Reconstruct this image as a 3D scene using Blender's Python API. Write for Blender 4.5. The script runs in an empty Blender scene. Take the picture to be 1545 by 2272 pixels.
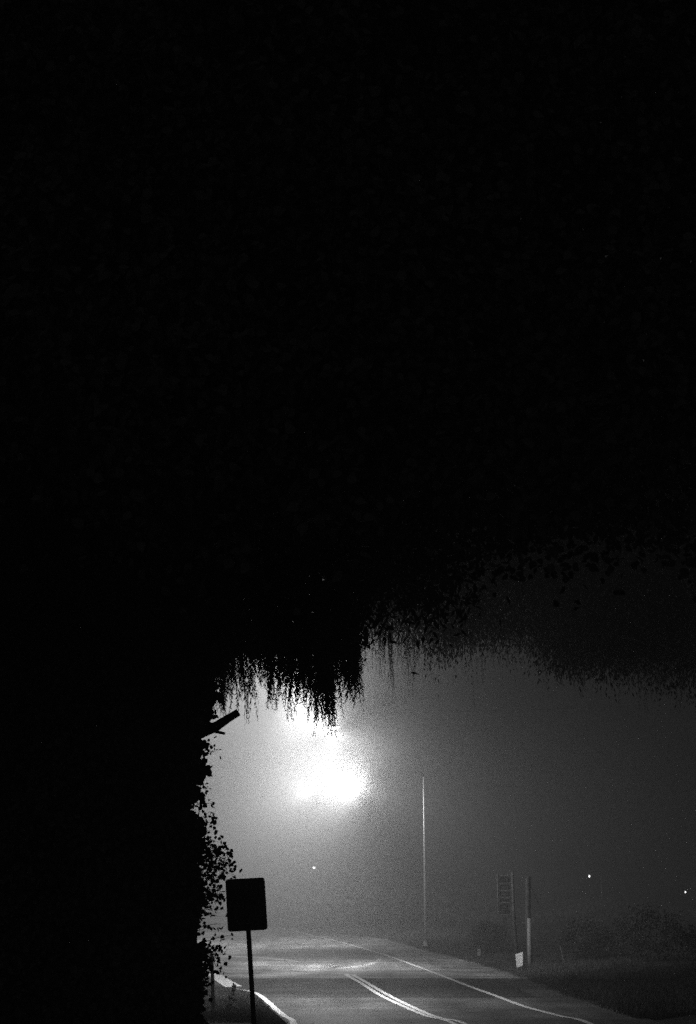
import bpy, math, random
import numpy as np
from mathutils import Vector
R = math.radians
rng = np.random.default_rng(7); random.seed(7)
sc = bpy.context.scene
COL = sc.collection

# ---------------------------------------------------------------- camera
FPX = 50 / 36 * 2272; CX, CY, HOR, CAMH = 772.5, 1136.0, 1960.0, 3.3
TH = math.atan((HOR - CY) / FPX); CT, ST = math.cos(TH), math.sin(TH)
cam = bpy.data.cameras.new('camera'); cam.lens = 50; cam.sensor_fit = 'VERTICAL'; cam.sensor_height = 36; cam.sensor_width = 24
cam.clip_start = 0.1; cam.clip_end = 3000
camo = bpy.data.objects.new('camera', cam); COL.objects.link(camo)
camo.location = (0, 0, CAMH); camo.rotation_euler = (R(90) + TH, 0, 0)
sc.camera = camo
# ---------------------------------------------------------------- world: sky long after sunset, last light behind the camera
w = bpy.data.worlds.new('World'); sc.world = w; w.use_nodes = True; w.cycles.sampling_method = 'NONE'
nt = w.node_tree; nt.nodes.clear()
sky = nt.nodes.new('ShaderNodeTexSky'); sky.sky_type = 'NISHITA'; sky.sun_disc = False
sky.sun_elevation = R(-1.0); sky.sun_rotation = R(180)
bw = nt.nodes.new('ShaderNodeRGBToBW'); bg = nt.nodes.new('ShaderNodeBackground'); wo = nt.nodes.new('ShaderNodeOutputWorld')
WORLD = 0.07
bg.inputs['Strength'].default_value = WORLD
nt.links.new(sky.outputs[0], bw.inputs[0]); nt.links.new(bw.outputs[0], bg.inputs[0]); nt.links.new(bg.outputs[0], wo.inputs[0])
sc.view_settings.view_transform = 'Standard'; sc.view_settings.look = 'None'
sc.view_settings.exposure = 0.0; sc.view_settings.gamma = 1.0
# ---------------------------------------------------------------- render settings
cy = sc.cycles
cy.use_denoising = False; cy.use_light_tree = False
cy.max_bounces = 6; cy.diffuse_bounces = 2; cy.glossy_bounces = 2; cy.volume_bounces = 0; cy.transmission_bounces = 2
cy.sample_clamp_indirect = 0.15; cy.sample_clamp_direct = 14.0
# the air and the main lamp (tuned together)
FOG_DENSITY = 0.010; FOG_G = 0.2
LAMP_W = 205.0

# ---------------------------------------------------------------- helpers
def ray(x, y):
    u = (x - CX) / FPX; v = -(y - CY) / FPX
    return u, CT - v * ST, ST + v * CT
def gr(x, y, z=0.0):                       # point of the level ground seen at a photo pixel
    r = ray(x, y); t = (z - CAMH) / r[2]; return (r[0] * t, r[1] * t)
def at(x, y, D):                           # point at distance D seen at a photo pixel
    r = ray(x, y); t = D / r[1]; return Vector((r[0] * t, D, CAMH + r[2] * t))
def sstep(a, b, x):
    t = np.clip((x - a) / (b - a), 0, 1); return t * t * (3 - 2 * t)

def tag(o, label=None, cat=None, group=None, kind=None):
    if label: o['label'] = label
    if cat: o['category'] = cat
    if group: o['group'] = group
    if kind: o['kind'] = kind
    return o
def empty(name, loc=(0, 0, 0), rz=0.0):
    o = bpy.data.objects.new(name, None); COL.objects.link(o); o.location = loc; o.rotation_euler = (0, 0, rz); return o

class MB:
    """collects shapes and links them as ONE mesh"""
    def __init__(s): s.v = []; s.f = []; s.n = 0
    def add(s, vs, fs):
        vs = [tuple(map(float, p)) for p in vs]
        s.v += vs; s.f += [tuple(i + s.n for i in f) for f in fs]; s.n += len(vs)
    def box(s, c, size, rot=None):
        hx, hy, hz = size[0] / 2, size[1] / 2, size[2] / 2
        P = [Vector((x, y, z)) for x in (-hx, hx) for y in (-hy, hy) for z in (-hz, hz)]
        if rot is not None: P = [rot @ p for p in P]
        s.add([p + Vector(c) for p in P], [(0, 1, 3, 2), (4, 6, 7, 5), (0, 4, 5, 1), (2, 3, 7, 6), (0, 2, 6, 4), (1, 5, 7, 3)])
    def tube(s, pts, rad, n=8, cap=True):
        pts = [Vector(p) for p in pts]
        if not hasattr(rad, '__len__'): rad = [rad] * len(pts)
        rings = []; ref = None
        for i, p in enumerate(pts):
            d = (pts[min(i + 1, len(pts) - 1)] - pts[max(i - 1, 0)]).normalized()
            if ref is None: ref = Vector((1, 0, 0)) if abs(d.x) < .8 else Vector((0, 1, 0))
            a = d.cross(ref).normalized(); b = d.cross(a).normalized(); ref = -b if False else ref
            rings.append([p + (a * math.cos(k * 2 * math.pi / n) + b * math.sin(k * 2 * math.pi / n)) * rad[i] for k in range(n)])
        vs = [q for r in rings for q in r]; fs = []
        for i in range(len(pts) - 1):
            for k in range(n):
                a0 = i * n + k; a1 = i * n + (k + 1) % n
                fs.append((a0, a1, a1 + n, a0 + n))
        if cap: fs.append(tuple(range(n))[::-1]); fs.append(tuple((len(pts) - 1) * n + k for k in range(n)))
        s.add(vs, fs)
    def prism(s, outline, t, fn):          # flat outline (u,v) extruded by t, fn maps (u,v,w) to a point
        n = len(outline)
        s.add([fn(u, v, -t / 2) for u, v in outline] + [fn(u, v, t / 2) for u, v in outline],
              [tuple(range(n))[::-1], tuple(range(n, 2 * n))] + [(i, (i + 1) % n, (i + 1) % n + n, i + n) for i in range(n)])
    def build(s, name, m, parent=None, smooth=False, bevel=0):
        me = bpy.data.meshes.new(name); me.from_pydata(s.v, [], s.f); me.update()
        o = bpy.data.objects.new(name, me); COL.objects.link(o); me.materials.append(m)
        if smooth: me.polygons.foreach_set('use_smooth', [True] * len(me.polygons))
        if parent: o.parent = parent
        if bevel:
            b = o.modifiers.new('bevel', 'BEVEL'); b.width = bevel; b.segments = 2
        return o

def np_mesh(name, V, k, m, parent=None):
    """V: (n*k,3) vertices, every k of them one face"""
    n = len(V) // k
    me = bpy.data.meshes.new(name)
    me.vertices.add(len(V)); me.vertices.foreach_set('co', np.asarray(V, np.float32).ravel())
    me.loops.add(n * k); me.loops.foreach_set('vertex_index', np.arange(n * k, dtype=np.int32))
    me.polygons.add(n); me.polygons.foreach_set('loop_start', np.arange(0, n * k, k, dtype=np.int32))
    me.polygons.foreach_set('loop_total', np.full(n, k, np.int32))
    me.update(calc_edges=True); me.materials.append(m)
    o = bpy.data.objects.new(name, me); COL.objects.link(o)
    if parent: o.parent = parent
    return o
LANCE = [(0, 0), (.35, .5), (1, 0), (.35, -.5)]
HEART = [(0, 0), (.18, .42), (.45, .5), (1, 0), (.45, -.5), (.18, -.42)]
def leaves(C, D, L, W, shape):
    """C centres, D long-axis directions, L lengths, W widths -> vertices of flat leaves, random roll"""
    n = len(C); D = D / (np.linalg.norm(D, axis=1, keepdims=True) + 1e-9)
    r = rng.normal(size=(n, 3)); S = np.cross(D, r); S /= (np.linalg.norm(S, axis=1, keepdims=True) + 1e-9)
    out = np.empty((n, len(shape), 3))
    for i, (u, v) in enumerate(shape):
        out[:, i] = C + D * (u * L)[:, None] + S * (v * W)[:, None]
    return out.reshape(-1, 3)

# ---------------------------------------------------------------- materials (a black and white world)
def mat(name, g, rough=.7, spec=.3, noise=None, metal=0, bump=None, emit=0):
    m = bpy.data.materials.new(name); m.use_nodes = True; t = m.node_tree; b = t.nodes['Principled BSDF']
    b.inputs['Base Color'].default_value = (g, g, g, 1); b.inputs['Roughness'].default_value = rough
    b.inputs['Specular IOR Level'].default_value = spec; b.inputs['Metallic'].default_value = metal
    if emit:
        b.inputs['Emission Color'].default_value = (1, 1, 1, 1); b.inputs['Emission Strength'].default_value = emit
    if noise:
        sca, lo, hi = noise
        tc = t.nodes.new('ShaderNodeTexCoord'); nz = t.nodes.new('ShaderNodeTexNoise'); nz.inputs['Scale'].default_value = sca; nz.inputs['Detail'].default_value = 6
        cr = t.nodes.new('ShaderNodeValToRGB'); cr.color_ramp.elements[0].position = .3; cr.color_ramp.elements[1].position = .7
        cr.color_ramp.elements[0].color = (g * lo,) * 3 + (1,); cr.color_ramp.elements[1].color = (g * hi,) * 3 + (1,)
        t.links.new(tc.outputs['Object'], nz.inputs['Vector']); t.links.new(nz.outputs[0], cr.inputs[0]); t.links.new(cr.outputs[0], b.inputs['Base Color'])
        if bump:
            bp = t.nodes.new('ShaderNodeBump'); bp.inputs['Strength'].default_value = bump; bp.inputs['Distance'].default_value = .02
            t.links.new(nz.outputs[0], bp.inputs['Height']); t.links.new(bp.outputs[0], b.inputs['Normal'])
    return m
M = dict(
    leaf=mat('leaf', .12, .8, .1, (.8, .85, 1.15)), willow_leaf=mat('willow_leaf', .11, .8, .1, (.8, .85, 1.15)),
    bark=mat('bark', .08, .9, .1, (6, .6, 1.4), bump=.8), grass=mat('grass', .09, .8, .15, (1.5, .5, 1.5)),
    soil=mat('soil', .05, .95, .1, (.6, .5, 1.5), bump=.6),
    sign_metal=mat('sign_metal', .12, .6, .3, (8, .8, 1.2)), steel=mat('galvanised_steel', .6, .45, .5, (5, .85, 1.1)),
    pale=mat('pale_plastic', .35, .6, .3, (4, .85, 1.1)), white=mat('white_board', .75, .6, .3, (6, .9, 1.05)),
    wood=mat('weathered_wood', .11, .9, .1, (7, .6, 1.4), bump=.6), dark=mat('dark_panel', .07, .7, .2, (5, .8, 1.2)),
    glow=mat('lit_lens', .8, .5, .3, emit=3), smallglow=mat('lit_small_lens', .8, .5, .3, emit=7),
    frame=mat('sign_frame', .15, .6, .3, (5, .8, 1.2)))

for k_ in ('glow', 'smallglow'): M[k_].cycles.emission_sampling = 'NONE'
def road_mat(name, g, rough, kind):
    m = bpy.data.materials.new(name); m.use_nodes = True; t = m.node_tree; b = t.nodes['Principled BSDF']; L = t.links
    tc = t.nodes.new('ShaderNodeTexCoord')
    def noise(scale, stretch, detail=5, rot=0.0):
        mp = t.nodes.new('ShaderNodeMapping'); mp.inputs['Scale'].default_value = stretch; mp.inputs['Rotation'].default_value = (0, 0, rot)
        n = t.nodes.new('ShaderNodeTexNoise'); n.inputs['Scale'].default_value = scale; n.inputs['Detail'].default_value = detail
        L.new(tc.outputs['Object'], mp.inputs[0]); L.new(mp.outputs[0], n.inputs['Vector']); return n.outputs[0]
    def rng_(x, a, b_, lo, hi):
        r = t.nodes.new('ShaderNodeMapRange'); r.inputs[1].default_value = a; r.inputs[2].default_value = b_; r.inputs[3].default_value = lo; r.inputs[4].default_value = hi
        L.new(x, r.inputs[0]); return r.outputs[0]
    def mul(a, b_):
        q = t.nodes.new('ShaderNodeMath'); q.operation = 'MULTIPLY'; L.new(a, q.inputs[0]); L.new(b_, q.inputs[1]); return q.outputs[0]
    big = rng_(noise(.22, (1, .35, 1), 3), .38, .62, .6, 1.45)      # worn and patched areas
    str_ = rng_(noise(.9, (.35, 1.0, 1), 4, R(8)), .35, .65, .65, 1.4)  # scuffs across the junction
    mid = rng_(noise(1.1, (1, .12, 1), 4), .35, .65, .75, 1.25)        # tyre tracks
    fine = rng_(noise(45, (1, 1, 1), 3), .3, .7, .8, 1.2)
    f = mul(mul(big, mid), mul(str_, fine))
    vo = t.nodes.new('ShaderNodeTexVoronoi'); vo.feature = 'DISTANCE_TO_EDGE'; vo.inputs['Scale'].default_value = .19
    wn = t.nodes.new('ShaderNodeTexNoise'); wn.inputs['Scale'].default_value = .8; wn.inputs['Detail'].default_value = 5
    mx = t.nodes.new('ShaderNodeVectorMath'); mx.operation = 'MULTIPLY_ADD'; mx.inputs[1].default_value = (2.5, 2.5, 0)
    L.new(tc.outputs['Object'], wn.inputs['Vector']); L.new(wn.outputs[1], mx.inputs[0]); L.new(tc.outputs['Object'], mx.inputs[2]); L.new(mx.outputs[0], vo.inputs['Vector'])
    crack = rng_(vo.outputs[0], .0, .012, .35, 1)                    # tar filled cracks
    f = mul(f, crack)
    cb = t.nodes.new('ShaderNodeCombineColor')
    sc_ = t.nodes.new('ShaderNodeMath'); sc_.operation = 'MULTIPLY'; sc_.inputs[1].default_value = g; L.new(f, sc_.inputs[0])
    for i in range(3): L.new(sc_.outputs[0], cb.inputs[i])
    L.new(cb.outputs[0], b.inputs['Base Color'])
    L.new(rng_(noise(.5, (1, .3, 1), 4), .35, .65, rough + .0, rough + .2), b.inputs['Roughness'])
    b.inputs['Specular IOR Level'].default_value = .35
    bp = t.nodes.new('ShaderNodeBump'); bp.inputs['Strength'].default_value = .5; bp.inputs['Distance'].default_value = .01
    L.new(noise(60, (1, 1, 1), 3), bp.inputs['Height']); L.new(bp.outputs[0], b.inputs['Normal'])
    return m
M['road'] = road_mat('dark_asphalt', .075, .5, 0)
M['junction'] = road_mat('worn_pale_asphalt', .24, .5, 1)
M['black_band'] = road_mat('black_asphalt', .032, .6, 2)
M['paint'] = mat('road_paint', .85, .6, .3, (9, .72, 1.08))

# ---------------------------------------------------------------- terrain shape
def base(Y):
    Y = np.asarray(Y, float)
    near = np.where(Y < 37, .0, 0); d = np.clip(37 - Y, 0, None); near = np.where(d < 10, d * d * .0025, .25 + (d - 10) * .052)
    e = np.clip(Y - 116, 0, None); far = -8.5 * (1 - np.exp(-(e / 60.0) ** 1.6))
    return near + far
RB = [gr(*p) for p in [(1446, 2262), (1368, 2242), (1319, 2222), (1250, 2202), (1186, 2174), (1149, 2164), (1100, 2148), (1036, 2129), (972, 2114), (928, 2102), (865, 2085), (829, 2080), (760, 2074), (690, 2066), (630, 2056), (590, 2050)]]
RB = [(RB[0][0] + 1.4, -10), (RB[0][0] + .6, 25)] + RB
def right_edge(Y): return np.interp(Y, [p[1] for p in RB], [p[0] for p in RB])
LE = [gr(*p) for p in [(652, 2272), (630, 2254), (610, 2237), (590, 2219), (572, 2206), (555, 2200), (530, 2196), (500, 2194), (470, 2194)]]
def left_edge(Y):
    ys = [-10, 20] + [p[1] for p in LE]; xs = [LE[0][0] + 1.2, LE[0][0] + .4] + [p[0] for p in LE]
    v = np.interp(Y, ys, xs) - .3
    v = v + .16
    return np.where(np.asarray(Y) > LE[-1][1] - .15, -45.0, v)
def lump(X, Y):
    return (np.sin(X * 1.7 + Y * .6) * np.sin(Y * 1.1 - X * .5) * .5 + np.sin(X * .63 - 1.3) * np.sin(Y * .41 + .7) + np.sin(X * 3.9 + 1) * np.sin(Y * 3.1) * .25)
def ground_z(X, Y):
    X = np.asarray(X, float); Y = np.asarray(Y, float)
    dr = X - right_edge(Y); dl = left_edge(Y) - X
    out = np.maximum(sstep(0, 1.2, dr), sstep(0, 1.0, dl))
    out = np.where(Y > 119, 1.0, out) * np.where(Y < 0, .3, 1)
    return base(Y) - .05 * (1 - out) + out * (.06 + .05 * lump(X, Y) + .25 * sstep(1, 8, dr))
def gz(X, Y): return float(ground_z(X, Y))

def grid_obj(name, xs, ys, zf, m):
    X, Y = np.meshgrid(xs, ys); Z = zf(X, Y); nx, ny = len(xs), len(ys)
    V = np.stack([X, Y, Z], -1).reshape(-1, 3)
    F = [(j * nx + i, j * nx + i + 1, (j + 1) * nx + i + 1, (j + 1) * nx + i) for j in range(ny - 1) for i in range(nx - 1)]
    me = bpy.data.meshes.new(name); me.from_pydata(V.tolist(), [], F); me.update(); me.materials.append(m)
    me.polygons.foreach_set('use_smooth', [True] * len(F))
    o = bpy.data.objects.new(name, me); COL.objects.link(o); tag(o, kind='structure'); return o
xs = np.concatenate([[-600, -300, -150, -80, -45], np.arange(-30, 30.01, .4), [45, 80, 150, 300, 600]])
ys = np.concatenate([[-60, -30, -10], np.arange(0, 130.01, .5), np.arange(134, 240, 5), [300, 400, 600]])
grid_obj('ground', xs, ys, ground_z, M['soil'])

def sheet(name, rows, m, dz, ncol=10, label=None):
    V = []; F = []
    for (Y0, xl, Y1, xr) in rows:
        for k in range(ncol + 1):
            t = k / ncol; x = xl + (xr - xl) * t; y = Y0 + (Y1 - Y0) * t
            V.append((x, y, float(base(y)) + dz))
    for j in range(len(rows) - 1):
        for k in range(ncol):
            a = j * (ncol + 1) + k; F.append((a, a + 1, a + ncol + 2, a + ncol + 1))
    me = bpy.data.meshes.new(name); me.from_pydata(V, [], F); me.update(); me.materials.append(m)
    o = bpy.data.objects.new(name, me); COL.objects.link(o); tag(o, kind='structure'); return o
JY = gr(700, 2171)[1]                                   # joint between dark and pale asphalt
rows = [(y, float(left_edge(y)), y, float(right_edge(y))) for y in np.arange(-10, LE[-1][1] - .2, 1.0)]
rows += [(y, -44.0, y, float(right_edge(y))) for y in np.linspace(LE[-1][1], JY, 4)]
sheet('road', rows, M['road'], .0, 14)
rows = [(y, -44.0, y, float(right_edge(y)) if y < 119 else float(right_edge(119)) - (y - 119) * 1.2) for y in np.arange(JY, 128, 1.5)]
sheet('side_road', rows, M['junction'], .004, 16)

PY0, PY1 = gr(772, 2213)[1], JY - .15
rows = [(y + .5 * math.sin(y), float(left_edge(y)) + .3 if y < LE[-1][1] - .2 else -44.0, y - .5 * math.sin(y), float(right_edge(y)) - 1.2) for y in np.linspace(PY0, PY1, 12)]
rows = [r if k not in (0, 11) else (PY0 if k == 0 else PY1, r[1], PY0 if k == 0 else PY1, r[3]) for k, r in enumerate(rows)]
sheet('road_black_band', rows, M['black_band'], .004, 14)  # band darker than the asphalt on either side

def smooth_pts(pts, n=6):
    P = [np.array(p) for p in pts]; P = [2 * P[0] - P[1]] + P + [2 * P[-1] - P[-2]]; out = []
    for i in range(1, len(P) - 2):
        for k in range(n):
            t = k / n; a, b, c, d = P[i - 1:i + 3]
            out.append(.5 * ((2 * b) + (c - a) * t + (2 * a - 5 * b + 4 * c - d) * t * t + (3 * b - a - 3 * c + d) * t ** 3))
    out.append(P[-2]); return out
# strips paler than the asphalt around them
M['streak'] = road_mat('palest_asphalt', .46, .6, 3)
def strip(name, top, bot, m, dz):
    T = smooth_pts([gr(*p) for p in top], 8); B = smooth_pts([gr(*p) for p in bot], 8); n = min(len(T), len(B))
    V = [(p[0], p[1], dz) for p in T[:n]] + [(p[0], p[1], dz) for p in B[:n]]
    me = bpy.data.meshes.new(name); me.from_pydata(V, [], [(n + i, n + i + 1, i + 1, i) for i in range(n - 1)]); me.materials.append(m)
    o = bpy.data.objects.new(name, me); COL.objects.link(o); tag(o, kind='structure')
strip('road_streak', [(380, 2163), (470, 2163), (560, 2162), (640, 2158), (700, 2156), (745, 2158), (762, 2162)], [(380, 2166), (470, 2167), (560, 2168), (640, 2167), (700, 2167), (745, 2165), (764, 2163)], M['streak'], .009)
strip('road_streak', [(745, 2148), (790, 2143), (825, 2136), (838, 2128), (830, 2122)], [(745, 2151), (795, 2147), (833, 2139), (846, 2129), (834, 2121)], M['streak'], .009)
strip('road_streak', [(470, 2118), (540, 2122), (600, 2124), (660, 2132)], [(470, 2120), (540, 2125), (600, 2129), (660, 2134)], M['streak'], .009)

def ribbon(name, pts, width, label=None, dz=.010, m=None, taper=None):
    P = [Vector((p[0], p[1], 0)) for p in pts]; Q = []
    for a, b in zip(P[:-1], P[1:]):
        n = max(1, int((b - a).length / 1.0)); Q += [a.lerp(b, k / n) for k in range(n)]
    Q.append(P[-1]); V = []; F = []
    for i, p in enumerate(Q):
        d = (Q[min(i + 1, len(Q) - 1)] - Q[max(i - 1, 0)]).normalized(); s = Vector((-d.y, d.x, 0)) * (width / 2) * (1 + .12 * math.sin(i * 2.3) * math.sin(i * .7))
        for q in (p - s, p + s): V.append((q.x, q.y, float(base(q.y)) + dz))
    F = [(2 * i, 2 * i + 1, 2 * i + 3, 2 * i + 2) for i in range(len(Q) - 1)]
    me = bpy.data.meshes.new(name); me.from_pydata(V, [], F); me.update(); me.materials.append(m or M['paint'])
    o = bpy.data.objects.new(name, me); COL.objects.link(o); tag(o, kind='structure'); return o
EL = [gr(*p) for p in [(594, 2055), (643, 2063), (691, 2075), (761, 2092), (860, 2121), (959, 2157), (1037, 2187), (1100, 2210), (1162, 2233), (1244, 2255), (1307, 2271)]]
EL.append((EL[-1][0] + .1, 28)); EL.append((EL[-1][0] + .3, 5))
ribbon('road_edge_line', smooth_pts(EL), .16)
DL1 = [gr(*p) for p in [(766, 2162), (800, 2181), (845, 2209), (895, 2233), (948, 2255), (1011, 2274)]]
DL2 = [gr(*p) for p in [(783, 2163), (818, 2183), (863, 2209), (920, 2237), (972, 2258), (1034, 2274)]]
for D_ in (DL1, DL2): D_.append((D_[-1][0] + .3, 28)); D_.append((D_[-1][0] + .6, 5))
ribbon('road_centre_line', smooth_pts(DL1), .15); ribbon('road_centre_line', smooth_pts(DL2), .15)
ribbon('road_centre_line', [gr(762, 2162), gr(790, 2163.5)], .25, dz=.013)
LL = [(-1.0, 5), (-1.0, 28)] + LE
ribbon('road_edge_line', smooth_pts(LL), .16)
# pale stop bar across the mouth of the side road
V = [gr(*p) for p in [(455, 2160), (482, 2159), (537, 2189), (500, 2191)]]
me = bpy.data.meshes.new('stop_bar'); me.from_pydata([(x, y, .012) for x, y in V], [], [(0, 1, 2, 3)]); me.materials.append(M['paint'])
o = bpy.data.objects.new('stop_bar', me); COL.objects.link(o); tag(o, kind='structure')

# ---------------------------------------------------------------- street lamp with its long mast arm
LOBE_DIRS = []
for v_ in np.arange(15, 180, 30):
    n_ = max(1, int(round(12 * math.sin(R(v_)))))
    for k_ in range(n_):
        h_ = 2 * math.pi * (k_ + .5) / n_; LOBE_DIRS.append([math.sin(R(v_)) * math.cos(h_), math.sin(R(v_)) * math.sin(h_), -math.cos(R(v_))])
LOBE_DIRS = np.array(LOBE_DIRS)
LOBES = [[231, 188, 0, 0, 0, 56, 143, 0, 0, 0, 0, 270, 113, 66, 0, 0, 23, 0, 0, 0, 0, 0, 22, 0, 0, 0, 210, 209, 189, 191, 171, 0, 0, 0, 0, 0, 0, 300, 328, 330, 284, 0, 0, 357, 383, 391], [76, 126, 0, 0, 0, 181, 436, 327, 0, 0, 0, 172, 189, 550, 754, 770, 932, 872, 517, 0, 0, 0, 119, 26, 324, 993, 1301, 1218, 1208, 1129, 888, 118, 0, 0, 0, 0, 631, 1190, 1239, 1135, 878, 0, 0, 963, 1171, 853], [0, 0, 0, 0, 0, 0, 52, 42, 0, 0, 0, 0, 0, 15, 69, 158, 254, 258, 128, 0, 0, 0, 0, 0, 53, 289, 294, 222, 207, 160, 77, 0, 0, 0, 0, 0, 143, 229, 173, 116, 119, 0, 0, 203, 205, 172], [126, 80, 413, 0, 22, 12, 0, 0, 0, 0, 0, 0, 0, 0, 45, 69, 146, 141, 0, 0, 0, 0, 0, 0, 0, 0, 0, 59, 90, 72, 0, 0, 0, 0, 0, 0, 0, 9, 39, 25, 0, 0, 0, 3, 13, 3]]
def ies_text(amps, flat=2.0, extra=()):
    """light distribution of a luminaire as a photometric table, from the strength of broad lobes"""
    vs = np.arange(0, 181, 6); hs = np.arange(0, 361, 12); amps = np.array(amps) * (1 - .4 * np.clip(LOBE_DIRS[:, 0], 0, 1)) * (1 - .25 * np.clip(-LOBE_DIRS[:, 0], 0, 1)) * (1 - .7 * np.clip(LOBE_DIRS[:, 0] * 1.5, 0, 1) * sstep(-.3, .5, LOBE_DIRS[:, 2]))
    s = 'IESNA:LM-63-2002\nTILT=NONE\n1 1000 1 %d %d 1 2 0 0 0\n1 1 100\n' % (len(vs), len(hs))
    s += ' '.join('%d' % v for v in vs) + '\n' + ' '.join('%d' % h for h in hs) + '\n'
    for h in hs:
        r = []
        for v in vs:                                     # v = 0 straight down, 180 up
            d = np.array([-math.sin(R(v)) * math.sin(R(h)), -math.sin(R(v)) * math.cos(R(h)), -math.cos(R(v))])
            ang = np.degrees(np.arccos(np.clip(LOBE_DIRS @ d, -1, 1))); r_e = 0.0
            for (ex, ey, ez, wd, am) in extra:
                q = np.array([ex, ey, ez]); flat_e = am * math.exp(-(math.degrees(math.acos(max(-1, min(1, float(d @ q) / float(np.linalg.norm(q)))))) / wd) ** 2)
                r_e += flat_e
            r.append(r_e + flat + float((amps * np.exp(-(ang / 26.0) ** 2)).sum()))
        s += ' '.join('%.1f' % c for c in r) + '\n'
    return s
def lamp_light(root, loc, amps, power, size=.12, extra=()):
    L = bpy.data.lights.new('street_lamp_light', 'POINT'); L.energy = power; L.shadow_soft_size = size; L.cycles.use_multiple_importance_sampling = False
    L.use_nodes = True; t = L.node_tree; em = t.nodes['Emission']; ies = t.nodes.new('ShaderNodeTexIES'); ies.mode = 'INTERNAL'
    tx = bpy.data.texts.new('luminaire_distribution'); tx.write(ies_text(amps, 1.0, extra)); ies.ies = tx
    t.links.new(ies.outputs[0], em.inputs['Strength'])
    lo = bpy.data.objects.new('street_lamp_light', L); COL.objects.link(lo); lo.parent = root; lo.location = loc
def luminaire(root, p, dirx=1):
    """cobra head housing and lens at p (root space); the arm enters on the dirx side"""
    m = MB(); prof = [(.32, .04, .17), (.22, .09, .15), (0, .14, .12), (-.2, .15, .11), (-.34, .1, .11), (-.4, .03, .11)]; rings = []
    for (dx, wy, h0) in prof:
        rings.append([p + Vector((dx * dirx, wy * math.cos(t), h0 + .11 * math.sin(t) * (wy / .2))) for t in np.linspace(0, math.pi, 9)])
    vs = [q for r_ in rings for q in r_]; fs = []
    for i in range(len(rings) - 1):
        for k in range(8): fs.append((i * 9 + k, i * 9 + k + 1, (i + 1) * 9 + k + 1, (i + 1) * 9 + k))
        fs.append((i * 9 + 8, i * 9, (i + 1) * 9, (i + 1) * 9 + 8))
    m.add(vs, fs); m.build('lamp_housing', M['steel'], root, True)
    m = MB(); vs = []; fs = []
    for i, (rr, zz) in enumerate([(.165, .12), (.155, .06), (.12, .01), (.06, -.02)]):
        rr *= .75; vs += [p + Vector((-.1 * dirx + 1.5 * rr * math.cos(t), rr * math.sin(t), zz)) for t in np.linspace(0, 2 * math.pi, 17)[:-1]]
    for i in range(3):
        for k in range(16): fs.append((i * 16 + k, i * 16 + (k + 1) % 16, (i + 1) * 16 + (k + 1) % 16, (i + 1) * 16 + k))
    fs.append(tuple(48 + k for k in range(16))); m.add(vs, fs); m.build('lens', M['glow'], root, True)
    return p + Vector((-.1 * dirx, 0, -.16))
PY = 80.0
def build_lamp():
    pb = gr(946, 2102); top = at(940.5, 1724, PY); head = at(785, 1755, PY)
    root = empty('tall_pole', (pb[0], PY, gz(pb[0], PY)))
    tag(root, 'tall thin pale pole with a tiny bent tip, right of the white glow', 'pole')
    o = root.location
    f = lambda p: Vector(p) - o
    m = MB(); m.tube([f((o.x, PY, o.z + .25)), f(Vector((o.x, PY, o.z)).lerp(top, .5)), f(top)], [.07, .055, .042], 12); m.build('pole', M['steel'], root, True)
    m = MB(); m.tube([(0, 0, -.1), (0, 0, .06), (0, 0, .06), (0, 0, .26)], [.2, .2, .12, .11], 12); m.build('base', M['steel'], root)
    a = [top + Vector((0, 0, -.03)), top + Vector((-.03, 0, .12)), top + Vector((-.12, 0, .22)), top + Vector((-.28, 0, .27))]
    m = MB(); m.tube([f(p) for p in a], [.04, .03, .022, .018], 8); m.build('bracket', M['dark'], root, True)
build_lamp()

# lamps on mast arms from poles behind the left-hand trees
def mast_lamp(px, py, D, pole_x, amps, label, extra=()):
    p = at(px, py, D); g0 = gz(pole_x, D); root = empty('street_lamp', (pole_x, D, g0)); o = root.location
    tag(root, label, 'street lamp')
    h = p.z - g0; f = p - o
    m = MB(); m.tube([(0, 0, .2), (0, 0, h * .5), (0, 0, h - .5)], [.11, .09, .07], 12); m.build('pole', M['steel'], root, True)
    m = MB(); m.tube([(0, 0, -.1), (0, 0, .08), (0, 0, .08), (0, 0, .3)], [.22, .22, .14, .12], 12); m.build('base', M['steel'], root)
    T = Vector((0, 0, h - .55)); E_ = f + Vector((-.45, 0, .24))
    m = MB(); m.tube([T, T.lerp(E_, .05) + Vector((0, 0, .35)), T.lerp(E_, .2) + Vector((0, 0, .65)), T.lerp(E_, .5) + Vector((0, 0, .6)), T.lerp(E_, .8) + Vector((0, 0, .25)), E_], [.045, .04, .035, .03, .025, .025], 8); m.build('mast_arm', M['dark'], root, True)
    q = luminaire(root, f, -1); lamp_light(root, q, amps, LAMP_W, extra=extra)
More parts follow.
